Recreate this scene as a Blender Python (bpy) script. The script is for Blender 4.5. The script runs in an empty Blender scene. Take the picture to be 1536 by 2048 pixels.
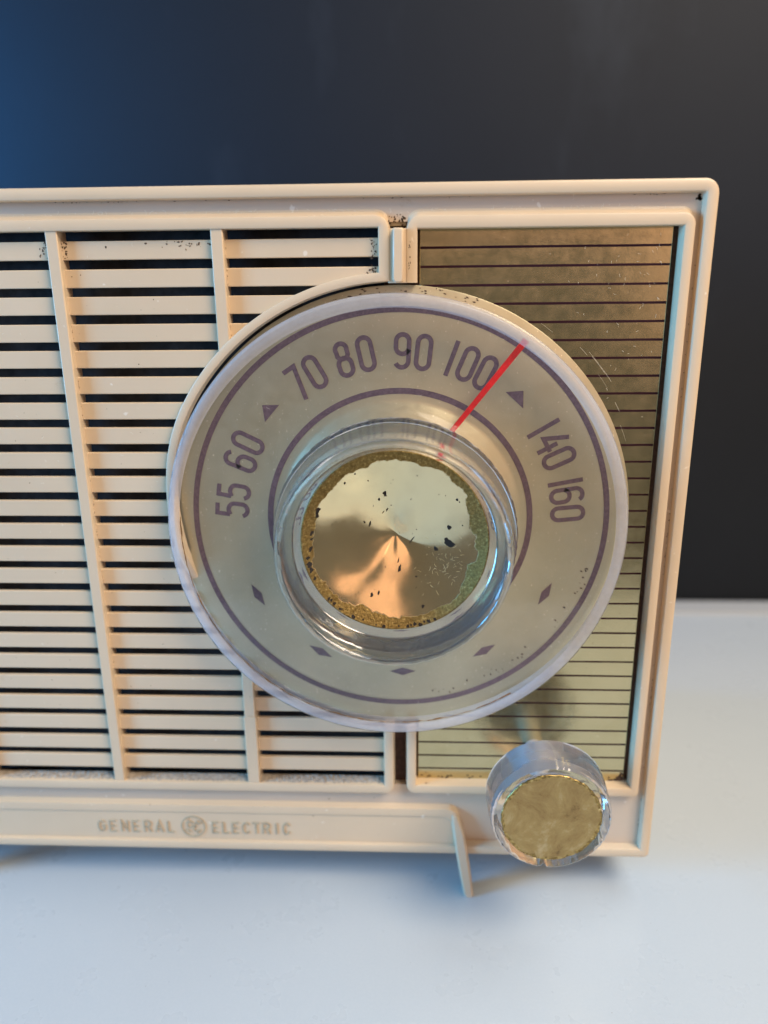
import bpy, math, random
from mathutils import Matrix, Vector

# ---------------------------------------------------------------- scene, camera, light
S = bpy.context.scene
col = S.collection
MM = 0.001
TABLE_Y = -177.0                     # radio face coordinates are mm: x right, y up from the case top, z out of the face


def W(x, y, z):
    """face millimetres -> world metres (table top is world z = 0)"""
    return Vector((x * MM, -z * MM, (y - TABLE_Y) * MM))


cam_d = bpy.data.cameras.new('camera')
cam = bpy.data.objects.new('camera', cam_d)
col.objects.link(cam)
S.camera = cam
RM = ((0.99918, -0.00188, 0.04050), (-0.00990, 0.95731, 0.28888), (-0.03931, -0.28905, 0.95651))
T = Matrix(((1, 0, 0), (0, 0, -1), (0, 1, 0)))
cam.matrix_world = Matrix.Translation(W(-61.34, -18.86, 170.35)) @ (T @ Matrix(RM)).to_4x4()
cam_d.sensor_fit = 'HORIZONTAL'
cam_d.sensor_width = 36.0
cam_d.lens = 36.21
cam_d.clip_start = 0.005
cam_d.clip_end = 20.0
cam_d.dof.use_dof = True
cam_d.dof.focus_distance = 0.170
cam_d.dof.aperture_fstop = 11.0

world = bpy.data.worlds.new('World')
S.world = world
world.use_nodes = True
wb = world.node_tree.nodes['Background']
wb.inputs[0].default_value = (1.0, 0.88, 0.76, 1)
wb.inputs[1].default_value = 0.12


def area(name, loc, target, size, power, color, sy=None):
    d = bpy.data.lights.new(name, 'AREA')
    d.shape = 'RECTANGLE'
    d.size = size
    d.size_y = sy or size
    d.energy = power
    d.color = color
    o = bpy.data.objects.new(name, d)
    col.objects.link(o)
    o.location = W(*loc)
    o.rotation_euler = (W(*target) - W(*loc)).to_track_quat('-Z', 'Y').to_euler()
    return o


area('window_light', (-900, 100, 310), (-100, -90, 0), 0.24, 10.5, (0.12, 0.50, 1.0), 0.32)
area('room_lamp', (260, 430, 320), (-40, -90, 0), 0.30, 5.0, (1.0, 0.83, 0.64))
area('added_warm_glow', (520, 75, 680), (-60, -60, 0), 0.66, 0.80, (1.0, 0.54, 0.36), 0.38)  # no real lamp: warm glow added to give the gold cap its copper reflection
area('added_warm_glow', (75, 185, 690), (-60, -60, 0), 0.42, 0.37, (1.0, 0.54, 0.36), 0.26)  # second added glow, carries the copper reflection on across the cap
area('ceiling_lamp', (250, 480, -40), (220, -150, -40), 0.34, 1.6, (0.88, 0.95, 1.0))
area('blue_lamp', (-390, 60, -120), (-200, 60, -200), 0.14, 0.95, (0.006, 0.25, 0.9))

S.render.engine = 'CYCLES'
S.cycles.use_denoising = True
S.cycles.caustics_refractive = True
S.cycles.caustics_reflective = True
S.cycles.max_bounces = 14
S.cycles.transmission_bounces = 12
S.cycles.transparent_max_bounces = 16
S.cycles.sample_clamp_indirect = 6.0
S.view_settings.view_transform = 'Standard'
S.view_settings.look = 'None'
S.view_settings.exposure = 0.15
S.view_settings.gamma = 1.0
S.view_settings.use_curve_mapping = False

# ---------------------------------------------------------------- materials


class NT:
    """small node-tree helper"""

    def __init__(self, name):
        self.m = bpy.data.materials.new(name)
        self.m.use_nodes = True
        self.t = self.m.node_tree
        self.p = self.t.nodes['Principled BSDF']
        self.out = self.t.nodes['Material Output']
        self.tc = self.t.nodes.new('ShaderNodeTexCoord')

    def n(self, kind, **kw):
        nd = self.t.nodes.new('ShaderNode' + kind)
        for k, v in kw.items():
            setattr(nd, k, v)
        return nd

    def l(self, a, b):
        self.t.links.new(a, b)

    def noise(self, scale, detail=4, rough=0.6, stretch=None, dist=0.0):
        nd = self.n('TexNoise')
        nd.inputs['Scale'].default_value = scale
        nd.inputs['Detail'].default_value = detail
        nd.inputs['Roughness'].default_value = rough
        nd.inputs['Distortion'].default_value = dist
        src = self.tc.outputs['Object']
        if stretch:
            mp = self.n('Mapping')
            mp.inputs['Scale'].default_value = stretch
            self.l(src, mp.inputs['Vector'])
            src = mp.outputs['Vector']
        self.l(src, nd.inputs['Vector'])
        return nd.outputs['Fac']

    def ramp(self, fac, stops):
        nd = self.n('ValToRGB')
        el = nd.color_ramp.elements
        while len(el) < len(stops):
            el.new(0.5)
        for e, (pos, c) in zip(el, stops):
            e.position = pos
            e.color = (*c, 1) if isinstance(c, tuple) else (c, c, c, 1)
        self.l(fac, nd.inputs['Fac'])
        return nd.outputs['Color']

    def mix(self, fac, a, b, mode='MIX'):
        nd = self.n('Mix', data_type='RGBA', blend_type=mode)
        for s, v in ((nd.inputs[0], fac), (nd.inputs[6], a), (nd.inputs[7], b)):
            if isinstance(v, (int, float)):
                s.default_value = v
            elif isinstance(v, tuple):
                s.default_value = (*v, 1)
            else:
                self.l(v, s)
        return nd.outputs[2]

    def bump(self, h, strength, dist):
        nd = self.n('Bump')
        nd.inputs['Strength'].default_value = strength
        nd.inputs['Distance'].default_value = dist
        self.l(h, nd.inputs['Height'])
        self.l(nd.outputs['Normal'], self.p.inputs['Normal'])
        return nd

    def set(self, **kw):
        for k, v in kw.items():
            s = self.p.inputs[k.replace('_', ' ')]
            if hasattr(v, 'is_output'):
                self.l(v, s)
            elif isinstance(v, tuple):
                s.default_value = (*v, 1)
            else:
                s.default_value = v
        return self


def simple(name, c, rough=0.5, metal=0.0, var=0.0, scale=300):
    k = NT(name)
    k.set(Base_Color=c, Roughness=rough, Metallic=metal)
    if var:
        f = k.noise(scale)
        k.set(Base_Color=k.ramp(f, [(0.3, tuple(v * (1 - var) for v in c)), (0.7, tuple(min(1, v * (1 + var)) for v in c))]))
    return k.m


def cream(name, c):
    k = NT(name)
    big = k.noise(28, 5)
    fine = k.noise(900, 3)
    a = tuple(v * 0.93 for v in c)
    base = k.ramp(big, [(0.3, a), (0.7, c)])
    # scattered tan stains with a shape of their own
    st = k.noise(75, 6, 0.72, dist=0.6)
    stain = k.ramp(st, [(0.66, 0.0), (0.76, 0.55)])
    base = k.mix(stain, base, (c[0] * 0.72, c[1] * 0.60, c[2] * 0.46))
    sp = k.noise(520, 2, 0.5)
    speck = k.ramp(sp, [(0.76, 0.0), (0.79, 0.8)])
    base = k.mix(speck, base, (0.16, 0.09, 0.05))
    lt = k.noise(430, 2, 0.5, (1, 1.3, 1))
    light = k.ramp(lt, [(0.72, 0.0), (0.77, 0.5)])
    base = k.mix(light, base, (0.86, 0.80, 0.70))
    k.set(Base_Color=base, Roughness=k.ramp(k.noise(120, 4), [(0.3, 0.28), (0.7, 0.44)]))
    k.p.inputs['Subsurface Weight'].default_value = 0.08
    k.p.inputs['Subsurface Radius'].default_value = (0.0016, 0.001, 0.0006)
    k.p.inputs['Subsurface Scale'].default_value = 1.0
    k.bump(fine, 0.12, 0.00015)
    return k.m


CREAM = cream('cream_plastic', (0.66, 0.515, 0.35))
FASCIA = cream('fascia_plastic', (0.60, 0.48, 0.36))
LETTER = simple('letter_plastic', (0.42, 0.36, 0.25), 0.45, 0, 0.15, 900)
BLACK = simple('speaker_cloth_black', (0.020, 0.023, 0.028), 0.9, 0, 0.6, 260)
FELT = simple('brown_felt', (0.085, 0.045, 0.03), 0.95, 0, 0.35, 900)
PRINT = NT('plum_print')
PRINT.set(Base_Color=PRINT.ramp(PRINT.noise(1800, 2), [(0.35, (0.080, 0.044, 0.060)), (0.68, (0.14, 0.085, 0.098))]), Roughness=0.5)
PRINT = PRINT.m
MAROON = simple('maroon_line', (0.028, 0.008, 0.012), 0.8)
MAROON.node_tree.nodes['Principled BSDF'].inputs['Specular IOR Level'].default_value = 0.1
RED = simple('red_pointer_paint', (0.62, 0.003, 0.005), 0.35, 0, 0.28, 500)
RUST = simple('rust_residue', (0.22, 0.10, 0.025), 0.9, 0, 0.5, 600)
GRIME = simple('black_grime', (0.020, 0.014, 0.010), 0.85)
GRIME_B = simple('brown_grime', (0.075, 0.042, 0.022), 0.85, 0, 0.5, 900)
SCRATCH = simple('bright_scratch', (0.80, 0.68, 0.40), 0.5, 0.3)
STEEL = simple('pale_grey_post', (0.34, 0.34, 0.36), 0.5, 0.1)
LINT = simple('pale_lint', (0.75, 0.68, 0.55), 0.8)


def gold_panel():
    k = NT('gold_panel_metal')
    cloud = k.noise(160, 6, 0.7)
    fine = k.noise(2600, 3, 0.7)
    base = k.mix(k.ramp(cloud, [(0.35, 0.0), (0.7, 1.0)]), (0.54, 0.48, 0.275), (0.61, 0.545, 0.325))
    sp = k.ramp(k.noise(900, 2, 0.5), [(0.70, 0.0), (0.74, 0.7)])
    base = k.mix(sp, base, (0.85, 0.78, 0.55))
    k.set(Base_Color=base, Metallic=0.96, Roughness=k.ramp(k.noise(320, 5, 0.7), [(0.3, 0.15), (0.72, 0.25)]))
    k.bump(fine, 0.07, 0.0001)
    return k.m


def dial_metal():
    k = NT('dial_plate_metal')
    cloud = k.noise(70, 5, 0.65)
    fine = k.noise(3000, 3, 0.7)
    base = k.mix(k.ramp(cloud, [(0.3, 0.0), (0.7, 1.0)]), (0.45, 0.405, 0.265), (0.53, 0.48, 0.325))
    sp = k.ramp(k.noise(1500, 2, 0.5), [(0.69, 0.0), (0.73, 0.8)])
    base = k.mix(sp, base, (0.80, 0.72, 0.52))
    k.set(Base_Color=base, Metallic=0.6, Roughness=k.ramp(k.noise(500, 4), [(0.3, 0.30), (0.7, 0.42)]))
    k.bump(fine, 0.15, 0.0001)
    return k.m


def gold_foil():
    """dished foil: mirror centre, a ragged crust of glittery gold round the edge"""
    k = NT('gold_foil')
    rad = k.n('VectorMath', operation='LENGTH')
    flat = k.n('Mapping')
    flat.inputs['Scale'].default_value = (1000, 0, 1000)
    k.l(k.tc.outputs['Object'], flat.inputs['Vector'])
    k.l(flat.outputs['Vector'], rad.inputs[0])
    wob = k.noise(105, 4, 0.6)
    add = k.n('Math', operation='MULTIPLY_ADD')
    k.l(wob, add.inputs[0])
    add.inputs[1].default_value = 7.5
    k.l(rad.outputs['Value'], add.inputs[2])
    edge = k.n('MapRange')
    edge.inputs['From Min'].default_value = 21.5
    edge.inputs['From Max'].default_value = 21.75
    k.l(add.outputs[0], edge.inputs['Value'])
    e = edge.outputs['Result']
    crust = k.ramp(k.noise(1500, 3, 0.75), [(0.35, (0.17, 0.105, 0.03)), (0.6, (0.33, 0.225, 0.075)), (0.8, (0.85, 0.66, 0.28))])
    haze = k.ramp(k.noise(140, 5, 0.6), [(0.45, 0.0), (0.75, 0.5)])
    mirror = k.mix(haze, (0.86, 0.72, 0.42), (0.62, 0.52, 0.31))
    k.set(Base_Color=k.mix(e, mirror, crust), Metallic=0.95)
    scr = k.noise(260, 4, 0.65)
    rr = k.ramp(scr, [(0.40, 0.11), (0.75, 0.20)])
    k.set(Roughness=k.mix(e, rr, (0.42, 0.42, 0.42)))
    hgt = k.mix(e, k.ramp(k.noise(75, 2), [(0.3, 0.42), (0.7, 0.58)]), k.ramp(k.noise(1700, 3, 0.8), [(0.2, 0.0), (0.8, 1.0)]))
    k.bump(hgt, 0.55, 0.00035)
    return k.m


def gold_paint():
    """worn paint, mottled, with a ragged glittery edge"""
    k = NT('worn_gold_paint')
    rad = k.n('VectorMath', operation='LENGTH')
    flat = k.n('Mapping')
    flat.inputs['Scale'].default_value = (1000, 0, 1000)
    k.l(k.tc.outputs['Object'], flat.inputs['Vector'])
    k.l(flat.outputs['Vector'], rad.inputs[0])
    add = k.n('Math', operation='MULTIPLY_ADD')
    k.l(k.noise(420, 4, 0.7), add.inputs[0])
    add.inputs[1].default_value = 2.6
    k.l(rad.outputs['Value'], add.inputs[2])
    edge = k.n('MapRange')
    edge.inputs['From Min'].default_value = 11.7
    edge.inputs['From Max'].default_value = 12.1
    k.l(add.outputs[0], edge.inputs['Value'])
    e = edge.outputs['Result']
    a = k.noise(110, 7, 0.75, None, 0.5)
    base = k.ramp(a, [(0.30, (0.13, 0.075, 0.03)), (0.42, (0.33, 0.22, 0.085)), (0.55, (0.42, 0.30, 0.12)), (0.72, (0.58, 0.47, 0.27))])
    glit = k.ramp(k.noise(1300, 3, 0.75), [(0.4, (0.16, 0.10, 0.03)), (0.6, (0.50, 0.36, 0.12)), (0.75, (0.95, 0.85, 0.5))])
    k.set(Base_Color=k.mix(e, base, glit), Metallic=0.7, Roughness=k.mix(e, k.ramp(k.noise(160, 5), [(0.3, 0.36), (0.7, 0.55)]), (0.25, 0.25, 0.25)))
    k.bump(k.mix(e, k.noise(300, 5, 0.7), k.noise(1000, 3, 0.8)), 0.5, 0.0004)
    return k.m


def clear_plastic():
    k = NT('clear_plastic')
    k.set(Base_Color=(0.965, 0.97, 0.985), Roughness=k.ramp(k.noise(420, 5, 0.7), [(0.35, 0.03), (0.75, 0.13)]), IOR=1.49)
    k.p.inputs['Transmission Weight'].default_value = 0.97
    k.bump(k.noise(260, 4, 0.6, (1, 1, 1)), 0.08, 0.0002)
    return k.m


def thin_clear(name, haze, tint, rough=0.06):
    """thin moulded sheet: see-through, Fresnel gloss and a little milky haze"""
    k = NT(name)
    tr = k.n('BsdfTransparent')
    tr.inputs[0].default_value = (*tint, 1)
    gl = k.n('BsdfGlossy')
    gl.inputs['Roughness'].default_value = rough
    df = k.n('BsdfDiffuse')
    df.inputs[0].default_value = (0.88, 0.87, 0.92, 1)
    tl = k.n('BsdfTranslucent')
    tl.inputs[0].default_value = (0.88, 0.87, 0.92, 1)
    lw = k.n('LayerWeight')              # same from either side of the thin sheet
    lw.inputs[0].default_value = 0.5
    pw = k.n('Math', operation='POWER')
    k.l(lw.outputs['Facing'], pw.inputs[0])
    pw.inputs[1].default_value = 4.5
    fr = k.n('Math', operation='MULTIPLY_ADD')
    k.l(pw.outputs[0], fr.inputs[0])
    fr.inputs[1].default_value = 0.92
    fr.inputs[2].default_value = 0.055
    half = k.n('MixShader')
    half.inputs[0].default_value = 0.35
    k.l(df.outputs[0], half.inputs[1])
    k.l(tl.outputs[0], half.inputs[2])
    hz = k.n('MixShader')
    k.l(k.ramp(k.noise(380, 5, 0.7), [(0.3, haze * 0.92), (0.8, min(1, haze * 1.12))]), hz.inputs[0])
    k.l(tr.outputs[0], hz.inputs[1])
    k.l(half.outputs[0], hz.inputs[2])
    mx = k.n('MixShader')
    k.l(fr.outputs[0], mx.inputs[0])
    k.l(hz.outputs[0], mx.inputs[1])
    k.l(gl.outputs[0], mx.inputs[2])
    k.l(mx.outputs[0], k.out.inputs['Surface'])
    k.t.nodes.remove(k.p)
    return k.m


GOLD = gold_panel()
DIAL = dial_metal()
FOIL = gold_foil()
PAINT = gold_paint()
CLEAR = clear_plastic()
LENS = thin_clear('clear_lens_plastic', 0.02, (0.985, 0.985, 0.985))
RIM = thin_clear('whitened_rim_plastic', 0.35, (0.93, 0.93, 0.97), 0.12)  # clear rim; its whitish reflection is put in as milky haze colour


def table_mat():
    k = NT('white_laminate')
    b = k.mix(0.45, k.noise(9, 4), k.noise(1500, 2, 0.5))
    k.set(Base_Color=k.ramp(b, [(0.3, (0.45, 0.51, 0.555)), (0.7, (0.49, 0.545, 0.585))]), Roughness=k.ramp(k.noise(60, 4), [(0.3, 0.24), (0.7, 0.36)]))
    return k.m


def wall_mat():
    k = NT('dark_panel_paint')
    b = k.noise(6, 5, 0.6)
    base = k.ramp(b, [(0.3, (0.0042, 0.0064, 0.0095)), (0.7, (0.0068, 0.0094, 0.0132))])
    sm = k.ramp(k.noise(22, 5, 0.65, (1, 1, 0.35)), [(0.56, 0.0), (0.76, 0.7)])
    base = k.mix(sm, base, (0.018, 0.022, 0.027))
    k.set(Base_Color=base, Roughness=0.6)
    k.p.inputs['Specular IOR Level'].default_value = 0.25
    k.bump(k.noise(500, 4), 0.1, 0.0004)
    return k.m


# ---------------------------------------------------------------- mesh helpers


def link(name, me, mat, parent=None, smooth=True):
    if mat:
        me.materials.append(mat)
    if smooth:
        me.polygons.foreach_set('use_smooth', [True] * len(me.polygons))
        me.set_sharp_from_angle(angle=math.radians(32))
    me.update()
    o = bpy.data.objects.new(name, me)
    col.objects.link(o)
    if parent:
        o.parent = parent
        o.matrix_parent_inverse = Matrix.Translation(-origin_of(parent))
    return o


def origin_of(o):
    v = Vector((0, 0, 0))
    while o:
        v = v + (o.location if o.get('own_origin') else Vector((0, 0, 0)))
        if o.type == 'EMPTY':
            return o.location.copy()
        if o.get('own_origin'):
            return o.location.copy()
        return Vector((0, 0, 0))
    return v


def mesh(name, vs, fs, mat, parent=None, smooth=True, at=None):
    """vs in face mm; at = face-mm origin of the object"""
    o0 = W(*at) if at else Vector((0, 0, 0))
    me = bpy.data.meshes.new(name)
    me.from_pydata([tuple(W(*v) - o0) for v in vs], [], fs)
    me.validate()
    o = link(name, me, mat, parent, smooth)
    if at:
        o.location = o0
        o['own_origin'] = 1
    return o


def bevel(o, w, seg=2):
    b = o.modifiers.new('edge', 'BEVEL')
    b.width = w * MM
    b.segments = seg
    b.limit_method = 'ANGLE'
    b.angle_limit = math.radians(40)
    return o


def box(name, x0, x1, y0, y1, z0, z1, mat, parent=None, bv=0.0):
    v = [(x, y, z) for z in (z0, z1) for y in (y0, y1) for x in (x0, x1)]
    f = [(0, 2, 3, 1), (4, 5, 7, 6), (0, 1, 5, 4), (2, 6, 7, 3), (0, 4, 6, 2), (1, 3, 7, 5)]
    o = mesh(name, v, f, mat, parent)
    if bv:
        bevel(o, bv)
    return o


def extrude_poly(name, pts, z0, z1, mat, parent=None, bv=0.0, at=None):
    n = len(pts)
    v = [(x, y, z0) for x, y in pts] + [(x, y, z1) for x, y in pts]
    f = [tuple(range(n))[::-1], tuple(range(n, 2 * n))] + [(i, (i + 1) % n, n + (i + 1) % n, n + i) for i in range(n)]
    a = sum(pts[i][0] * pts[(i + 1) % n][1] - pts[(i + 1) % n][0] * pts[i][1] for i in range(n))
    if a < 0:
        f = [t[::-1] for t in f]
    o = mesh(name, v, f, mat, parent, at=at)
    if bv:
        bevel(o, bv)
    return o


def loops(name, L, mat, parent=None, closed=True, cap0=False, cap1=False):
    """bridge a list of equal-length loops of (x, y, z)"""
    n = len(L[0])
    v = [p for l in L for p in l]
    f = []
    m = n if closed else n - 1
    for k in range(len(L) - 1):
        for i in range(m):
            j = (i + 1) % n
            f.append((k * n + i, k * n + j, (k + 1) * n + j, (k + 1) * n + i))
    if cap0:
        f.append(tuple(range(n))[::-1])
    if cap1:
        f.append(tuple(range((len(L) - 1) * n, len(L) * n)))
    if not closed:
        f.append(tuple(k * n for k in range(len(L))))
        f.append(tuple(k * n + n - 1 for k in range(len(L)))[::-1])
    o = mesh(name, v, f, mat, parent)
    import bmesh
    bm = bmesh.new()
    bm.from_mesh(o.data)
    bmesh.ops.recalc_face_normals(bm, faces=bm.faces)
    bm.to_mesh(o.data)
    bm.free()
    return o


def lathe(name, cx, cy, prof, mat, parent=None, seg=128, at=None, closed=False, wob=None):
    """revolve (r, z) round the axis through (cx, cy)"""
    v, f, idx = [], [], []
    for (r, z) in prof:
        if r < 1e-6:
            idx.append([len(v)] * seg)
            v.append((cx, cy, z))
        else:
            idx.append(list(range(len(v), len(v) + seg)))
            for i in range(seg):
                t = 2 * math.pi * i / seg
                rr = r + (wob(t, r, z) if wob else 0)
                v.append((cx + rr * math.cos(t), cy + rr * math.sin(t), z))
    pairs = list(zip(idx, idx[1:])) + ([(idx[-1], idx[0])] if closed else [])
    for a, b in pairs:
        for i in range(seg):
            j = (i + 1) % seg
            q = []
            for t in (a[i], a[j], b[j], b[i]):
                if t not in q:
                    q.append(t)
            if len(q) > 2:
                f.append(tuple(q))
    o = mesh(name, v, f, mat, parent, at=at)
    import bmesh
    bm = bmesh.new()
    bm.from_mesh(o.data)
    bmesh.ops.recalc_face_normals(bm, faces=bm.faces)
    bm.to_mesh(o.data)
    bm.free()
    return o


def rrect(x0, x1, y0, y1, r, off=0.0, n=6):
    """rounded rectangle, r = four corner radii (tl, tr, br, bl), counter-clockwise from bottom left"""
    tl, tr, br, bl = r
    out = []
    for cx, cy, sx, sy, rad, a0 in ((x0, y0, 1, 1, bl, 180), (x1, y0, -1, 1, br, 270), (x1, y1, -1, -1, tr, 0), (x0, y1, 1, -1, tl, 90)):
        R = max(rad - off, 0.15)
        ox, oy = cx + sx * off, cy + sy * off
        for i in range(n + 1):
            a = math.radians(a0 + 90 * i / n)
            out.append((ox + sx * R + R * math.cos(a), oy + sy * R + R * math.sin(a)))
    return out


def ribbon_data(paths, w, z0, closed=(), th=0.0):
    """flat strokes: list of polylines, each a strip of width w, later strokes a hair higher"""
    V, F = [], []
    for k, P in enumerate(paths):
        z = z0 + 0.012 * k
        n = len(P)
        cl = k in closed
        b = len(V)
        for i in range(n):
            p0 = P[(i - 1) % n] if (i > 0 or cl) else P[i]
            p1 = P[(i + 1) % n] if (i < n - 1 or cl) else P[i]
            d0 = (P[i][0] - p0[0], P[i][1] - p0[1])
            d1 = (p1[0] - P[i][0], p1[1] - P[i][1])
            l0, l1 = math.hypot(*d0), math.hypot(*d1)
            n0 = (-d0[1] / l0, d0[0] / l0) if l0 else None
            n1 = (-d1[1] / l1, d1[0] / l1) if l1 else None
            n0 = n0 or n1
            n1 = n1 or n0
            mx, my = n0[0] + n1[0], n0[1] + n1[1]
            ml = math.hypot(mx, my) or 1
            mx, my = mx / ml, my / ml
            c = max(0.45, mx * n0[0] + my * n0[1])
            h = (w[i] if isinstance(w, list) else w) / 2 / c
            V.append((P[i][0] + mx * h, P[i][1] + my * h, z))
            V.append((P[i][0] - mx * h, P[i][1] - my * h, z))
        for i in range(n if cl else n - 1):
            j = (i + 1) % n
            F.append((b + 2 * i, b + 2 * i + 1, b + 2 * j + 1, b + 2 * j))
        if th:
            m = len(V) - b
            for i in range(m):
                x, y, _ = V[b + i]
                V.append((x, y, z - th))
            for i in range(n if cl else n - 1):
                j = (i + 1) % n
                F.append((b + 2 * i, b + 2 * j, b + m + 2 * j, b + m + 2 * i))
                F.append((b + 2 * i + 1, b + m + 2 * i + 1, b + m + 2 * j + 1, b + 2 * j + 1))
            if not cl:
                e = b + 2 * (n - 1)
                F.append((b, b + m, b + m + 1, b + 1))
                F.append((e, e + 1, e + 1 + m, e + m))
    return V, F


def arc(cx, cy, rx, ry, a0, a1, n=12):
    return [(cx + rx * math.cos(math.radians(a0 + (a1 - a0) * i / n)), cy + ry * math.sin(math.radians(a0 + (a1 - a0) * i / n))) for i in range(n + 1)]


def xf(P, s, ang, ox, oy):
    c, si = math.cos(ang), math.sin(ang)
    return [(ox + s * (x * c - y * si), oy + s * (x * si + y * c)) for x, y in P]


random.seed(7)
AX, AY = -65.1, -73.3                # dial axis of the printed face
KX, KY = -65.8, -73.3                # axis of the tuning knob
CX0, CX1 = -241.0, 0.0               # case
FZ = -2.45                           # fascia plane


def blob(cx, cy, r, n=11, el=1.0, ang=0.0, jit=0.35):
    P = []
    for i in range(n):
        a = 2 * math.pi * i / n
        rr = r * (1 + random.uniform(-jit, jit))
        P.append((rr * math.cos(a) * el, rr * math.sin(a) / el))
    return xf(P, 1, ang, cx, cy)


# ---------------------------------------------------------------- the setting
tb = mesh('table', [], [], None)
bpy.data.objects.remove(tb)
TABLE = table_mat()


def slab(name, x0, x1, y0, y1, z0, z1, mat, bv):
    o = box(name, x0, x1, y0, y1, z0, z1, mat, None, bv)
    o['kind'] = 'structure'
    return o


slab('table', -800, 700, TABLE_Y - 30, TABLE_Y, -196, 205, TABLE, 2.0)
slab('table_back_strip', -800, 700, TABLE_Y - 1, TABLE_Y + 1.3, -195.5, -181, simple('grey_edge_band', (0.40, 0.42, 0.43), 0.6), 0.6)
slab('wall', -900, 900, -400, 520, -230, -197, wall_mat(), 0)

# ---------------------------------------------------------------- the radio
radio = bpy.data.objects.new('table_radio', None)
col.objects.link(radio)
radio.location = W(-120.5, TABLE_Y, -50)
radio.empty_display_size = 0.03
radio['label'] = 'cream plastic vintage table radio with round clear tuning dial, standing on white table'
radio['category'] = 'radio'

# case: a rounded box open at the front, with a thin lip
rr = (2.9, 2.9, 1.4, 1.4)
CY0, CY1 = -165.0, 0.0
prof = [(-112, 3.0), (-110, 0.6), (-60, 0.0), (-0.55, 0.0), (-0.16, 0.16), (0, 0.55), (0, 2.15), (-0.12, 2.38), (-0.35, 2.5), (-4.2, 2.6)]
case = loops('case', [[(x, y, z) for x, y in rrect(CX0, CX1, CY0, CY1, rr, off)] for z, off in prof], CREAM, radio, cap0=True)

# fascia: flat sheet inside the lip with one big opening
xs0, xs1, ys0, ys1 = CX0 + 2.45, CX1 - 2.45, CY0 + 2.45, CY1 - 2.45
ox0, ox1, oy0, oy1 = CX0 + 5.2, -5.3, -145.4, -7.4
outer = [(xs0, ys0), (xs1, ys0), (xs1, ys1), (xs0, ys1)]
inner = [(ox0, oy0), (ox1, oy0), (ox1, oy1), (ox0, oy1)]
loops('fascia', [[(x, y, FZ) for x, y in outer], [(x, y, FZ) for x, y in inner], [(x, y, FZ - 3.2) for x, y in inner]], FASCIA, radio)

# backing sheets
box('speaker_cloth', ox0 - 0.4, -68.3, oy0 - 0.4, oy1 + 0.4, -9, -7.5, BLACK, radio)
box('recess_floor', -68.2, ox1 + 0.3, oy0 - 0.3, oy1 + 0.3, -6.5, -4.3, FELT, radio)


def strip_frame(name, pairs, parent, closed, zf=0.0, zin=-4.2, zout=FZ - 0.02, top=None):
    """raised bezel from (inner, outer) point pairs"""
    L = []

    def lay(t, z, extra=0.0, topx=0.0):
        out = []
        for pr in pairs:
            (ix, iy), (ux, uy) = pr[0], pr[1]
            dz = pr[2] if len(pr) > 2 else 0.0
            d = math.hypot(ux - ix, uy - iy)
            ex, ey = (ux - ix) / d, (uy - iy) / d
            up = topx if (top is not None and uy > top) else 0.0
            out.append((ux * t + ix * (1 - t) + ex * extra, uy * t + iy * (1 - t) + ey * extra + up, max(zin, z + dz)))
        return out
    L.append(lay(0, zin))
    L.append(lay(0, zf - 0.3))
    L.append(lay(0.04, zf - 0.08))
    L.append(lay(0.12, zf))
    L.append(lay(0.84, zf))
    L.append(lay(0.96, zf - 0.1))
    L.append(lay(1.0, zf - 0.4))
    L.append(lay(1.0, zout + 0.25, 0.1, 0.75))
    L.append(lay(1.0, zout, 0.22, 1.15))
    return loops(name, L, CREAM, parent, closed)


def corner(ix, iy, ux, uy, a0, a1, r, n=7):
    """inner point repeated, outer corner rounded; (ux, uy) is the sharp outer corner"""
    am = math.radians((a0 + a1) / 2)
    cx, cy = ux - r * (1 if math.cos(am) > 0 else -1), uy - r * (1 if math.sin(am) > 0 else -1)
    out = []
    for i in range(n + 1):
        a = math.radians(a0 + (a1 - a0) * i / n)
        out.append(((ix, iy), (cx + r * math.cos(a), cy + r * math.sin(a))))
    return out


def ring_r(deg):
    t = min(1, max(0, (deg - 150) / 45))
    return 55.9 - 3.0 * t * t * (3 - 2 * t)


gx0, gx1, gy0, gy1 = CX0 + 6.6, -69.2, -144.1, -8.55
pairs = []
pairs += corner(gx0, gy1, gx0 - 2.4, gy1 + 2.4, 180, 90, 3.0)
pairs += corner(gx1, gy1, gx1 + 2.3, gy1 + 2.4, 90, 0, 3.0)
a1, a2 = 94.2, 265.6
pairs.append(((gx1, AY + ring_r(90) * math.sin(math.radians(a1))), (gx1 + 2.3, AY + math.sqrt(54.0 ** 2 - 1.8 ** 2))))
NA = 90
for i in range(1, NA):
    a = a1 + (a2 - a1) * i / NA
    r = ring_r(a)
    c, s = math.cos(math.radians(a)), math.sin(math.radians(a))
    dr = -3.6 * min(1, max(0, (a - 188) / 10))
    pairs.append(((AX + r * c, AY + r * s), (AX + (r - 1.9) * c, AY + (r - 1.9) * s), dr))
rb = ring_r(270)
pairs.append(((gx1, AY - math.sqrt(rb ** 2 - 4.1 ** 2)), (gx1 + 2.5, AY - math.sqrt((rb - 1.9) ** 2 - 1.6 ** 2)), -3.6))
pairs.append(((gx1, -127.5), (gx1 + 2.5, -127.5), -3.6))
pairs.append(((gx1, -127.6), (gx1 + 2.5, -127.6)))
pairs += corner(gx1, gy0, gx1 + 2.5, gy0 - 2.4, 0, -90, 2.2)
pairs += corner(gx0, gy0, gx0 - 2.4, gy0 - 2.4, 270, 180, 2.2)
strip_frame('grille_bezel', pairs, radio, True, top=-7.5)

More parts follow.
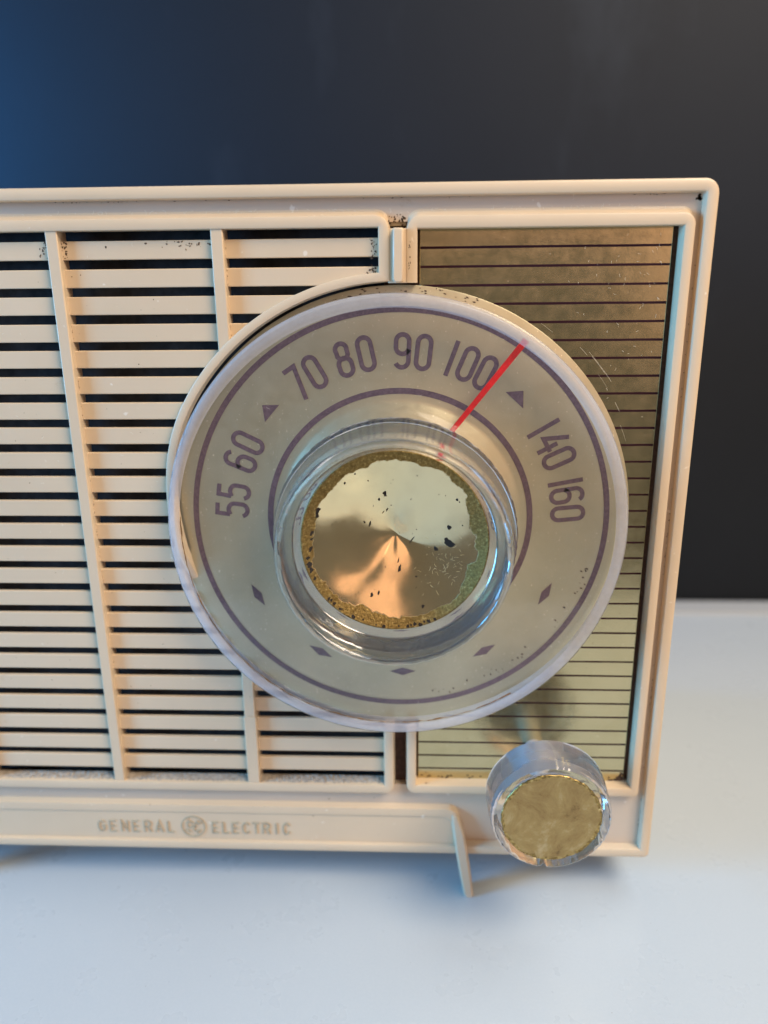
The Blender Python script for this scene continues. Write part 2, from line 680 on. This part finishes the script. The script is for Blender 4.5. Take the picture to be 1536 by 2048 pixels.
px0, px1, py0, py1 = -61.0, -6.35, -143.9, -8.9
pp = [((px0, -19.7), (px0 - 2.3, -19.7))]
pp += corner(px0, py1, px0 - 2.3, py1 + 2.6, 180, 90, 3.0)
pp += corner(px1, py1, px1 + 2.2, py1 + 2.5, 90, 0, 2.4)
pp += corner(px1, py0, px1 + 2.0, py0 - 2.4, 0, -90, 1.2)
pp += corner(px0, py0, px0 - 2.4, py0 - 2.4, 270, 180, 2.2)
pp.append(((px0, -127.6), (px0 - 2.4, -127.6)))
strip_frame('panel_bezel', pp, radio, False, top=-7.5)

# bridge and raised clip between the two bezels at the top
box('bezel_bridge', -67.2, -63.0, -19.75, -8.8, -4.2, -0.25, CREAM, radio, 0.2)
extrude_poly('clip', [(-66.1, -8.75), (-63.9, -8.75), (-63.9, -19.0), (-64.3, -19.7), (-65.7, -19.7), (-66.25, -19.0)], -3.0, 1.3, CREAM, radio, 0.35)
box('clip_step', -66.9, -63.2, -8.2, -6.4, -4.0, -3.0, LETTER, radio, 0.2)

# grille: slats and upright bars
grille = bpy.data.objects.new('grille', None)
col.objects.link(grille)
grille.parent = radio
grille.location = Vector((0, 0, 0))
grille.matrix_parent_inverse = Matrix.Identity(4)
GL = W(-155, -76, -4) - radio.location
grille.location = GL
grille.empty_display_size = 0.01


def gparent(o):
    o.parent = grille
    o.matrix_parent_inverse = Matrix.Translation(-(GL + radio.location))


def right_end(y, inset=0.9):
    x = -68.3
    dy = y - AY
    for R0 in (55.9 - inset,):
        if abs(dy) < R0:
            xc = AX - math.sqrt(R0 * R0 - dy * dy)
            for _ in range(4):
                deg = math.degrees(math.atan2(dy, xc - AX)) % 360
                R1 = ring_r(deg) - inset if deg < 190 else 53.6
                if abs(dy) < R1:
                    xc = AX - math.sqrt(R1 * R1 - dy * dy)
            x = min(x, xc)
    return x


for i in range(23):
    yt = -10.5 - 5.768 * i + random.uniform(-0.05, 0.05)
    yb = yt - 3.85
    P = [(gx0 - 1.2, yb), (gx0 - 1.2, yt)]
    for k in range(9):
        y = yt + (yb - yt) * k / 8
        P.append((right_end(y), y))
    sl = extrude_poly('slat', P, -3.0, -2.0, CREAM, None, 0.18)
    gparent(sl)


def bar(x0, x1, ya, yb):
    v = [(x0, ya), (x1, ya), (x1, yb), (x0, yb)]
    b = extrude_poly('bar', v, -5.0, -0.35, CREAM, None, 0.22)
    gparent(b)


for xc in (-209.3, -174.0, -138.65):
    bar(xc - 1.32, xc + 1.32, -8.35, -144.3)
dy = math.sqrt(55.0 ** 2 - (103.2 - 65.1) ** 2)
bar(-104.55, -101.9, -8.35, AY + dy)
dy2 = math.sqrt(54.0 ** 2 - (103.2 - 65.1) ** 2)
bar(-104.5, -101.75, AY - dy2 - 0.6, -124.6)
bar(-104.75, -101.6, -124.65, -144.3)

# gold trim panel with its printed lines
panel = box('trim_panel', -60.5, -7.55, -144.3, -8.75, -4.2, -3.3, GOLD, radio, 0.12)
for i in range(34):
    y = -12.6 - 3.888 * i
    d = abs(y - AY)
    x0 = -60.4
    if d < 53.2:
        x0 = max(x0, AX + math.sqrt(53.2 ** 2 - d * d))
    w = 0.50 if i < 12 else 0.44
    n = 6
    V = []
    for k in range(n + 1):
        x = x0 + (-7.7 - x0) * k / n
        V += [(x, y + w / 2 + random.uniform(-.03, .03), -3.28), (x, y - w / 2 + random.uniform(-.03, .03), -3.28)]
    ln = mesh('stripe', V, [(2 * k, 2 * k + 1, 2 * k + 3, 2 * k + 2) for k in range(n)], MAROON, panel)

# dial face: flat metal disc, the middle raised into a shallow cone
dial = lathe('dial_face', AX, AY, [(53.2, -4.25), (53.2, -3.2), (53.0, -3.12), (40, -3.1), (28.6, -3.1), (27.6, -2.8), (24.5, -1.2), (18.0, 0.2), (0, 0.2)], DIAL, radio, 160, at=(AX, AY, -3))
ZP = -3.04


def printed(name, V, F, label=None):
    ob = mesh(name, V, F, PRINT, dial)
    if label:
        ob['label'] = label
    return ob


for r0, r1 in ((47.5, 48.8), (29.75, 31.1)):
    P = [(AX + (r0 + r1) / 2 * math.cos(2 * math.pi * i / 160), AY + (r0 + r1) / 2 * math.sin(2 * math.pi * i / 160)) for i in range(160)]
    V, F = ribbon_data([P], r1 - r0, ZP, closed=(0,))
    printed('printed_ring', V, F)

a = 1.42
h = 3.5
DIG = {
    '0': ([arc(0, h - a, a, a, 0, 180) + arc(0, -h + a, a, a, 180, 360)], (0,)),
    '1': ([[(0, h + .45), (0, -h - .45)]], ()),
    '4': ([[(0.75, h + .3), (-1.45, -1.35), (1.85, -1.35)], [(0.85, 0.9), (0.85, -h - .45)]], ()),
    '5': ([[(1.35, h), (-1.05, h), (-1.2, 0.55)], [(-1.2, 0.45)] + arc(0.05, -0.35, a, 1.25, 130, 0, 8) + arc(0, -h + a, a, a, 0, -165, 10)], ()),
    '6': ([arc(0, h - a, a, a, 25, 180) + arc(0, -h + a, a, a, 180, 360) + arc(0, -0.8, a, a, 0, 165)], ()),
    '7': ([[(-1.55, h), (1.25, h), (-0.55, -h - .45)]], ()),
    '8': ([arc(0, h - 1.25, 1.25, 1.25, -20, 200) + arc(0, 1.35, 1.25, 1.2, 200, 340, 8), arc(0, -1.1, a, a, -10, 190) + arc(0, -h + a, a, a, 190, 350, 10)], (0, 1)),
}
DIG['9'] = ([[(-x, -y) for x, y in P] for P in DIG['6'][0]], ())
NUM = [('55', [(39.5, 176.2), (39.4, 169.7)], 1.0), ('60', [(39.45, 158.8), (39.45, 151.8)], 1.0), ('70', [(39.4, 125.0), (39.4, 118.4)], 1.0),
       ('80', [(39.3, 108.0), (39.3, 100.6)], 1.0), ('90', [(39.2, 88.8), (39.2, 81.9)], 1.0), ('100', [(39.3, 72.6), (39.35, 67.1), (39.3, 60.7)], 1.0),
       ('140', [(39.2, 33.8), (39.4, 28.4), (39.4, 22.3)], 1.0), ('160', [(39.3, 13.6), (39.2, 9.0), (39.2, 2.6)], 1.0)]
for txt, pos, s in NUM:
    mid = sum(p[1] for p in pos) / len(pos)
    V, F = [], []
    for ch, (r, ang) in zip(txt, pos):
        ox, oy = AX + r * math.cos(math.radians(ang)), AY + r * math.sin(math.radians(ang))
        rot = math.radians((ang + mid) / 2 - 90)
        paths = [xf(P, 1.02, rot, ox, oy) for P in DIG[ch][0]]
        v, f = ribbon_data(paths, 1.02, ZP, DIG[ch][1])
        b = len(V)
        V += v
        F += [tuple(t + b for t in q) for q in f]
    printed('numeral', V, F, 'printed number ' + txt + ' on the dial face')


def pt(r, deg):
    return (AX + r * math.cos(math.radians(deg)), AY + r * math.sin(math.radians(deg)))


for tri in (((41.3, 138.6), (38.5, 142.5), (38.5, 134.7)), ((41.1, 47.5), (38.35, 51.6), (38.35, 43.4))):
    V = [(*pt(*p), ZP) for p in tri]
    printed('triangle_mark', V, [(0, 1, 2)])
for ang in (-151, -119.9, -89, -58.3, -27.8):
    V = [(*pt(39.6, ang - 4.7), ZP), (*pt(38.5, ang), ZP), (*pt(39.6, ang + 4.7), ZP), (*pt(40.6, ang), ZP)]
    printed('diamond_mark', V, [(0, 1, 2, 3)])

# tuning knob: clear lens disc with a deep clear knob and a dished gold cap
tun = bpy.data.objects.new('tuning_knob', None)
col.objects.link(tun)
tun.parent = radio
tun.matrix_parent_inverse = Matrix.Translation(-radio.location)
tun.location = W(KX, KY, 5)
tun.empty_display_size = 0.01


def chip(t, r, z):
    return 0.0


def under(o, parent, loc):
    o.parent = parent
    o.matrix_parent_inverse = Matrix.Translation(-loc)
    return o


TL = W(KX, KY, 5)
LY = KY - 0.35
lens = under(lathe('lens_disc', KX, LY, [(0, 4.9), (49.1, 4.9)], LENS, None, 160), tun, TL)
rimp = [(49.35, 4.92), (49.9, 5.2), (50.7, 5.35), (51.5, 5.15), (52.1, 4.5), (52.3, 3.6), (52.15, 0.5), (51.9, -2.4)]
rim = under(lathe('lens_rim', KX, LY, [(r - 0.25, z) for r, z in rimp], RIM, None, 200), tun, TL)


def chipped(t, r, z):
    if 22.3 < z < 23.2 or 9.4 < z < 10.6:
        return 0.06 * math.sin(37 * t) * math.sin(11 * t + 1) + 0.05 * math.sin(83 * t)
    return 0.0


kp = [(0, 5.05), (20.4, 5.05), (20.9, 5.4), (21.4, 7.6), (23.2, 8.9), (25.9, 9.3), (26.6, 9.8), (26.75, 10.4), (26.5, 11.4), (25.6, 15.5), (24.9, 19.5), (24.55, 22.3),
      (24.3, 22.8), (23.9, 22.95), (23.4, 22.75), (23.0, 22.2), (21.7, 17.6), (20.7, 13.9), (20.45, 13.25), (20.0, 12.4), (0, 5.3)]
kb = under(lathe('knob_body', KX, KY, kp, CLEAR, None, 192, wob=chipped), tun, TL)
cap_prof = [(20.35, 13.12), (20.1, 13.22), (19.0, 12.85), (14, 11.0), (8, 8.85), (3, 7.05), (1.2, 6.5), (0, 6.3)]


def dent(x, y):
    r, t = math.hypot(x, y), math.atan2(y, x)
    k = min(1, r / 4) * max(0, 1 - (r / 19.5) ** 4)
    return k * (0.34 * math.sin(2 * t + 0.5) + 0.20 * math.sin(3 * t - 0.9) + 0.07 * math.sin(5 * t + 2) + 0.10 * math.sin(r * .45 + 1.7 * math.cos(t)))


cap_prof = [(20.35, 13.12), (20.1, 13.22)] + [(19.0 - i * 0.95, 12.85 - i * 0.95 * 0.345) for i in range(20)] + [(0, 6.3)]
cap = lathe('gold_cap', KX, KY, cap_prof, FOIL, None, 160, at=(KX, KY, 13))
for v in cap.data.vertices:
    v.co.y -= dent(v.co.x * 1000, v.co.z * 1000) * MM
cap.parent = tun
cap.matrix_parent_inverse = Matrix.Translation(-TL)


def cone_z(r):
    for (r1, z1), (r0, z0) in zip(cap_prof[1:], cap_prof[2:]):
        if r0 <= r <= r1:
            return z0 + (z1 - z0) * (r - r0) / (r1 - r0)
    return 13.15


spots = [(-2.2, 10.1, .45, 1), (-2.0, 9.5, .3, 1), (-3.4, 8.6, .3, 1.4), (-1.7, 6.0, .25, 1.6), (-2.6, 5.3, .2, 2.2), (-6.7, 3.4, .26, 1), (-5.5, 2.8, .36, 1.6), (3.7, -1.2, .42, 2.6),
         (1.0, -7.4, .55, 1.7), (.7, -5.7, .3, 2.0), (11.7, 2.8, .48, 1), (12.0, -1.0, .95, 1), (11.3, -.2, .45, 1), (8.9, -2.6, .5, 1), (-3.7, -12.6, .36, 1.2), (-5.2, -13, .4, 1.2),
         (6.2, -15.2, .36, 1.2), (4.7, -9.1, .2, 1), (13.3, 9.4, .26, 1), (13.8, 8.9, .16, 1), (-10.5, 13, .28, 1.3), (-8.3, 15, .2, 1), (-5.6, 13.2, .14, 1), (14.6, 3.5, .14, 1), (-14.4, -10.8, .16, 1),
         (-16.4, 7, .55, 1.3), (-16.6, 5.8, .4, 1.2), (-17.9, 2, .45, 1.3), (-18.0, .6, .3, 1.2), (-18.2, -1.5, .5, 1.4), (-18.9, -3.6, .45, 1.2), (-18.6, -5.0, .6, 1.2), (-18.2, -6.4, .5, 1.2), (-17.5, -8.3, .4, 1.2)]
for _ in range(26):
    t = random.uniform(0, 6.28)
    r = 15.5 * math.sqrt(random.random())
    spots.append((r * math.cos(t), r * math.sin(t), random.uniform(.05, .12), random.uniform(1, 2)))
for _ in range(22):
    t = math.radians(random.uniform(222, 300))
    r = random.uniform(19.4, 20.0)
    spots.append((r * math.cos(t), r * math.sin(t), random.uniform(.18, .4), 1))
V, F = [], []
for sx, sy, sr, el in spots:
    P = blob(sx, sy, sr, 10, el, 1.15 + random.uniform(-.3, .3) if el > 1.15 else 0.0)
    b = len(V)
    V.append((KX + sx, KY + sy, cone_z(math.hypot(sx, sy)) + dent(sx, sy) + 0.07))
    V += [(KX + x, KY + y, cone_z(math.hypot(x, y)) + dent(x, y) + 0.06) for x, y in P]
    F += [(b, b + 1 + i, b + 1 + (i + 1) % 10) for i in range(10)]
wr = mesh('worn_spots', V, F, GRIME, None)
wr.parent = tun
wr.matrix_parent_inverse = Matrix.Translation(-TL)
wr['kind'] = 'stuff'

V, F = [], []
for _ in range(90):
    sx, sy = random.gauss(11, 3.0), random.gauss(-5, 4)
    if math.hypot(sx, sy) > 16.5:
        continue
    t0, kk, ln = random.uniform(0, 6.28), random.uniform(-.6, .6), random.uniform(.2, 1.1)
    P = []
    for i in range(5):
        u = (i / 4 - .5) * ln
        P.append((sx + u * math.cos(t0 + kk * u / ln), sy + u * math.sin(t0 + kk * u / ln)))
    v, f = ribbon_data([P], random.uniform(.02, .05), 0)
    b = len(V)
    V += [(KX + x, KY + y, cone_z(math.hypot(x, y)) + dent(x, y) + 0.05) for x, y, _z in v]
    F += [tuple(q + b for q in t4) for t4 in f]
sc = under(mesh('scratches', V, F, SCRATCH, None, smooth=False), tun, TL)
sc['kind'] = 'stuff'

# red pointer, moulded along the back of the lens
PA, PB = Vector((-38.0, -31.5)), Vector((-53.4, -51.0))
pd = (PA - PB).normalized()
PC = PB - pd * 4.5
V, F = ribbon_data([[tuple(PC), tuple(PB), tuple((PA + PB) / 2), tuple(PA)]], [1.0, 1.1, 1.25, 1.4], 2.9, th=0.4)
pn = under(mesh('pointer', V, F, RED, None), tun, TL)

# rusty residue along the lens edge
V, F, P, wd = [], [], [], []
for i in range(150):
    ang = 176 + 128 * i / 149
    r = 48.75 + 0.05 * math.sin(i * .9) + random.uniform(-.04, .04)
    P.append((KX + r * math.cos(math.radians(ang)), KY + r * math.sin(math.radians(ang))))
    wd.append(max(0.04, 0.26 * abs(math.sin(i * .37) * math.sin(i * .11 + 1)) + random.uniform(0, .22)))
V, F = ribbon_data([P], wd, 5.3)
rs = under(mesh('rust_residue', V, F, RUST, None), tun, TL)

# volume knob: clear disc on a stem, gold paint flush on its front
VX, VY = -30.8, -134.6
vol = bpy.data.objects.new('volume_knob', None)
col.objects.link(vol)
vol.parent = radio
vol.matrix_parent_inverse = Matrix.Translation(-radio.location)
vol.location = W(VX, VY, 10)
vol.empty_display_size = 0.01
VL = W(VX, VY, 10)


def chip2(t, r, z):
    if z > 22.5 and r > 12.4:
        d = (t - math.radians(265) + math.pi) % (2 * math.pi) - math.pi
        notch = -0.9 * math.exp(-(d / 0.035) ** 2)
        return notch + 0.05 * math.sin(41 * t) + 0.06 * math.sin(17 * t + 2) * math.sin(71 * t)
    return 0.0


vp = [(0, 12.8), (5, 12.8), (11.8, 13.2), (13.4, 13.6), (13.9, 14.3), (13.95, 15.2), (13.8, 18.5), (13.5, 22.6), (13.3, 23.5), (12.9, 23.85), (12.2, 23.75), (11.8, 23.5), (0, 23.3)]
under(lathe('knob_body', VX, VY, vp, CLEAR, None, 160, wob=chip2), vol, VL)
under(lathe('stem', VX, VY, [(0, 22.7), (11.2, 22.7), (10.8, 19.5), (3.0, 17.5), (2.6, 0), (2.6, -1), (2.6, -4.2), (0, -4.2)], STEEL, None, 48), vol, VL)
vcap = lathe('gold_cap', VX, VY, [(11.25, 23.45), (11.1, 23.6), (8, 23.55), (0, 23.35)], PAINT, None, 120, at=(VX, VY, 23), wob=lambda t, r, z: 0.12 * math.sin(23 * t) * math.sin(9 * t) if r > 10.9 else 0)
vcap.parent = vol
vcap.matrix_parent_inverse = Matrix.Translation(-VL)

# ---------------------------------------------------------------- stand with name plate and legs
stand = bpy.data.objects.new('stand', None)
col.objects.link(stand)
stand.parent = radio
stand.matrix_parent_inverse = Matrix.Translation(-radio.location)
stand.location = W(-120.5, TABLE_Y, 0)
stand.empty_display_size = 0.01
SL = W(-120.5, TABLE_Y, 0)
SC = -120.4
hw0, hw1 = 70.6, 72.6


def plate_loop(off, z):
    P = []
    r = 3.0
    top = -151.1 - off
    out = []
    for s in (1, -1):
        q = [(SC + s * (hw1 - off), -162.55)]
        for i in range(7):
            an = math.radians(15 + 75 * i / 6)
            q.append((SC + s * (hw0 - r - off * 0.6 + r * math.cos(an)), top - r + r * math.sin(an)))
        out += q if s == 1 else q[::-1]
    return [(x, y, z) for x, y in out]


under(loops('name_plate', [plate_loop(0, FZ - 0.02), plate_loop(0.25, FZ + 0.6), plate_loop(0.6, -0.75), plate_loop(2.4, -0.55), plate_loop(2.7, -0.62), plate_loop(2.95, -0.95)], CREAM, None, cap1=True), stand, SL)


def leg(s, z0, z1, name='leg'):
    X = lambda d: SC + s * d
    # (half-spread left edge, right edge, y, front z)
    rows = [(68.6, 70.2, -153.2, -0.3), (69.3, 72.0, -158.5, 0.35), (69.9, 72.9, -163.5, 1.4), (71.0, 73.9, -170.0, 1.9), (72.2, 74.7, -176.4, 2.3), (72.6, 74.5, -177.0, 2.2)]
    L = []
    for a0, b0, y, zf in rows:
        zf = zf + z0
        zb = z0 - z1
        c = 0.5
        L.append([(X(a0), y, zb), (X(a0), y, zf - c), (X(a0 + c), y, zf), (X(b0 - c), y, zf), (X(b0), y, zf - c), (X(b0), y, zb)])
    return under(loops(name, L, CREAM, None, cap0=True, cap1=True), stand, SL)


leg(1, 0.0, 2.3)
leg(-1, 0.0, 2.3)
for s in (1, -1):                       # rear legs under the case
    L = []
    for a0, b0, y in ((69.5, 75.5, -164.9), (72.0, 75.0, -177.0)):
        L.append([(SC + s * a0, y, -96), (SC + s * a0, y, -92), (SC + s * b0, y, -92), (SC + s * b0, y, -96)])
    under(loops('rear_leg', L, CREAM, None, cap0=True, cap1=True), stand, SL)

LET = {
    'G': [arc(0, .35, .75, 1.15, 30, 180, 6) + arc(0, -.35, .75, 1.15, 180, 360, 6) + [(.75, .05), (.1, .05)]],
    'E': [[(.75, 1.5), (-.75, 1.5), (-.75, -1.5), (.75, -1.5)], [(-.75, 0), (.5, 0)]],
    'N': [[(-.75, -1.6), (-.75, 1.5), (.75, -1.5), (.75, 1.6)]],
    'R': [[(-.75, -1.6), (-.75, 1.5), (.2, 1.5)] + arc(.2, .75, .55, .75, 90, -90, 6) + [(-.6, 0)], [(.1, 0), (.8, -1.6)]],
    'A': [[(-.85, -1.6), (0, 1.6), (.85, -1.6)], [(-.5, -.6), (.5, -.6)]],
    'L': [[(-.7, 1.6), (-.7, -1.5), (.75, -1.5)]],
    'C': [arc(0, .35, .75, 1.15, 25, 180, 6) + arc(0, -.35, .75, 1.15, 180, 335, 6)],
    'T': [[(-.85, 1.5), (.85, 1.5)], [(0, 1.5), (0, -1.6)]],
    'I': [[(0, 1.6), (0, -1.6)]],
}


def put(txt, xa, xb, yc):
    for i, ch in enumerate(txt):
        x = xa + (xb - xa) * i / (len(txt) - 1)
        V, F = ribbon_data([xf(P, 1.08, 0, x, yc) for P in LET[ch]], 0.42, -0.72, th=0.28)
        under(mesh('letter', V, F, LETTER, None), stand, SL)


put('GENERAL', -145.3, -126.6, -158.65)
put('ELECTRIC', -114.4, -95.4, -158.65)
ex, ey = -120.45, -158.4
ep = [[(ex + 3.1 * math.cos(2 * math.pi * i / 40), ey + 3.1 * math.sin(2 * math.pi * i / 40)) for i in range(40)]]
gs = arc(0, .35, .85, 1.0, 40, 335, 12) + [(.85, .1), (.25, .15)]
es = arc(0, .6, .55, .6, 20, 270, 8) + arc(0, -.75, .65, .75, 90, 330, 8)
ep += [xf(gs, .95, -.25, ex - 0.75, ey + .15), xf(es, .95, -.25, ex + 0.85, ey)]
for k in range(4):
    t = math.pi / 4 + k * math.pi / 2
    ep.append(xf(arc(0, 0, .7, .5, 200, 380, 6), .9, t - math.pi / 2, ex + 2.25 * math.cos(t), ey + 2.25 * math.sin(t)))
V, F = ribbon_data(ep, 0.34, -0.74, closed=(0,), th=0.26)
em = under(mesh('emblem', V, F, LETTER, None), stand, SL)
em['label'] = 'round monogram emblem between the two words'

# ---------------------------------------------------------------- grime, dust and lint
V, F = [], []


def add_blob(cx, cy, z, r, el=1.0, ang=0.0, n=12):
    P = blob(cx, cy, r, n, el, ang, 0.4)
    b = len(V)
    V.extend([(x, y, z) for x, y in P])
    F.append(tuple(range(b, b + n)))


for cx, cy, r in ((-8.3, -143.2, 1.0), (-9.4, -143.6, .6), (-8.0, -141.9, .55), (-10.8, -143.9, .5), (-12.6, -144.0, .35)):
    add_blob(cx, cy, -3.24 + random.uniform(0, .03), r, 1.2)
for _ in range(40):
    add_blob(random.uniform(-60, -9), random.uniform(-143.9, -143.0), -3.24 + random.uniform(0, .03), random.uniform(.08, .3), 1.4)
for cx, cy, sx, sy, n in ((-141.2, -12.4, .5, .9, 16), (-136.6, -12.2, .25, .9, 14), (-70.3, -12.4, .35, 1.1, 18), (-70.6, -17.0, .8, .35, 14), (-110, -11.4, 3.0, .5, 22), (-127.7, -11.8, .1, .1, 2)):
    for _ in range(n):
        add_blob(random.gauss(cx, sx), min(-10.8, random.gauss(cy, sy)), -1.97 + random.uniform(0, .03), random.uniform(.06, .24), random.uniform(1, 1.6), random.uniform(0, 3))
for _ in range(36):
    t = math.radians(random.uniform(280, 345))
    r = random.uniform(44.8, 47)
    add_blob(AX + r * math.cos(t), AY + r * math.sin(t), -3.02, random.uniform(.06, .28), 1.3, t)
for _ in range(30):
    t = math.radians(random.uniform(70, 110))
    r = random.uniform(51.6, 53)
    add_blob(AX + r * math.cos(t), AY + r * math.sin(t), -3.05, random.uniform(.06, .22), 1.5, t + 1.57)


def grime_run(x0, y0, x1, y1, z, n, spread, rmax):
    for _ in range(n):
        t = random.random() ** 1.0
        # patchy: keep only where a slow wave is high
        if math.sin(t * 23 + x0) + math.sin(t * 51 + y0) < random.uniform(-1.2, 1.6):
            continue
        add_blob(x0 + (x1 - x0) * t + random.uniform(-1, 1) * (spread if y0 != y1 else .1), y0 + (y1 - y0) * t + random.uniform(-1, 1) * (spread if y0 == y1 else .1), z + random.uniform(0, .02), random.uniform(.05, rmax), random.uniform(1, 2.2), 0 if y0 == y1 else 1.57, 8)


for xr, ya, yb in ((-137.25, -10.6, -90), (-101.85, -10.6, -34), (-139.95, -10.6, -40)):
    for i in range(23):                                   # dirt in the corner of each slat and bar
        yt = -10.7 - 5.768 * i
        if ya >= yt >= yb and random.random() < .55:
            grime_run(xr, yt, xr, yt - 3.4, -1.96, 12, .12, .10)
grime_run(-235, -2.75, -4, -2.75, FZ + .03, 150, .10, .14)
grime_run(-2.8, -4, -2.8, -160, FZ + .03, 160, .10, .14)
for _ in range(24):
    add_blob(-2.9 - abs(random.gauss(0, .5)), -2.9 - abs(random.gauss(0, .7)), FZ + .03, random.uniform(.08, .3))
grime_run(-190, -162.35, -50, -162.35, FZ + .03, 60, .05, .12)
for _ in range(30):
    add_blob(random.gauss(-65.1, 1.1), random.gauss(-7.0, .5), FZ + .04, random.uniform(.06, .25))
grime_run(-62.6, -10, -62.6, -17, 0.03, 30, .2, .16)
for _ in range(90):                                       # specks scattered over the gold panel and the slats
    add_blob(random.uniform(-58, -9), random.uniform(-143, -12), -3.23, random.uniform(.03, .10))
for _ in range(60):
    add_blob(random.uniform(-180, -118), -10.5 - 5.768 * random.randrange(22) - random.uniform(.6, 3.2), -1.96, random.uniform(.04, .12))
g = mesh('grime_spots', V, F, GRIME_B, radio, smooth=False)
g['kind'] = 'stuff'

V, F = [], []


def fibre(cx, cy, z, ln, w):
    t = random.uniform(0, 6.28)
    k = random.uniform(-1.2, 1.2)
    P = []
    for i in range(5):
        s = (i / 4 - .5) * ln
        P.append((cx + s * math.cos(t + k * s / ln), cy + s * math.sin(t + k * s / ln)))
    v, f = ribbon_data([P], w, z)
    b = len(V)
    V.extend(v)
    F.extend([tuple(q + b for q in t4) for t4 in f])


for _ in range(60):
    fibre(-9 - abs(random.gauss(0, 14)), -10 - abs(random.gauss(0, 20)), -3.22, random.uniform(.2, .8), random.uniform(.02, .05))
for _ in range(8):                       # rubbed arcs beside the dial
    r, a0, ln = random.uniform(53.5, 57), random.uniform(14, 62), random.uniform(1.5, 6)
    P = [(AX + r * math.cos(math.radians(a0 + ln * i / 6)), AY + r * math.sin(math.radians(a0 + ln * i / 6))) for i in range(7)]
    v, f = ribbon_data([P], random.uniform(.02, .045), -3.22)
    b = len(V)
    V.extend(v)
    F.extend([tuple(q + b for q in t4) for t4 in f])
for _ in range(45):
    t, r = random.uniform(0, 6.28), 47 * math.sqrt(random.random())
    if r > 27:
        fibre(KX + r * math.cos(t), KY + r * math.sin(t), 4.96, random.uniform(.2, .9), random.uniform(.03, .05))
for _ in range(60):
    fibre(random.uniform(-180, -118), -10.5 - 5.768 * random.randrange(22) - random.uniform(.6, 3.2), -1.96, random.uniform(.2, .9), random.uniform(.05, .09))
for _ in range(120):
    fibre(random.uniform(-150, -6), -6.0 + random.uniform(.3, 1.3), FZ + .25, random.uniform(.3, 1.0), .06)
d = mesh('lint', V, F, LINT, radio, smooth=False)
d['kind'] = 'stuff'

# grey dust lying on the sill at the foot of the grille
V, F = [], []
nx, nz = 420, 4
for i in range(nx + 1):
    x = gx0 + (gx1 - gx0) * i / nx
    for k in range(nz + 1):
        z = -4.0 + 3.3 * k / nz + (random.uniform(-.25, .25) if 0 < k < nz else (random.uniform(-.7, .1) if k == nz else 0))
        y = gy0 + 0.03 + (random.uniform(0.0, .22) if k < nz else 0.01) * (0.4 + 0.6 * abs(math.sin(i * .021)))
        V.append((x, y, z))
for i in range(nx):
    for k in range(nz):
        b = i * (nz + 1) + k
        F.append((b, b + nz + 1, b + nz + 2, b + 1))
du = mesh('dust', V, F, simple('grey_dust', (0.40, 0.35, 0.29), 0.95, 0, 0.3, 900), radio, smooth=False)
du['kind'] = 'stuff'

# dust specks and a few faint scratches on the table top
V, F = [], []
for _ in range(160):
    x, z, r = random.uniform(-170, 90), random.uniform(-120, 48), random.uniform(.05, .16)
    b = len(V)
    P = blob(x, z, r, 7)
    V += [(px, TABLE_Y + 0.03, pz) for px, pz in P]
    F.append(tuple(range(b, b + 7)))
td = mesh('table_dust', V, F, simple('table_dust_grey', (0.36, 0.38, 0.40), 0.9), bpy.data.objects['table'], smooth=False)
td['kind'] = 'stuff'
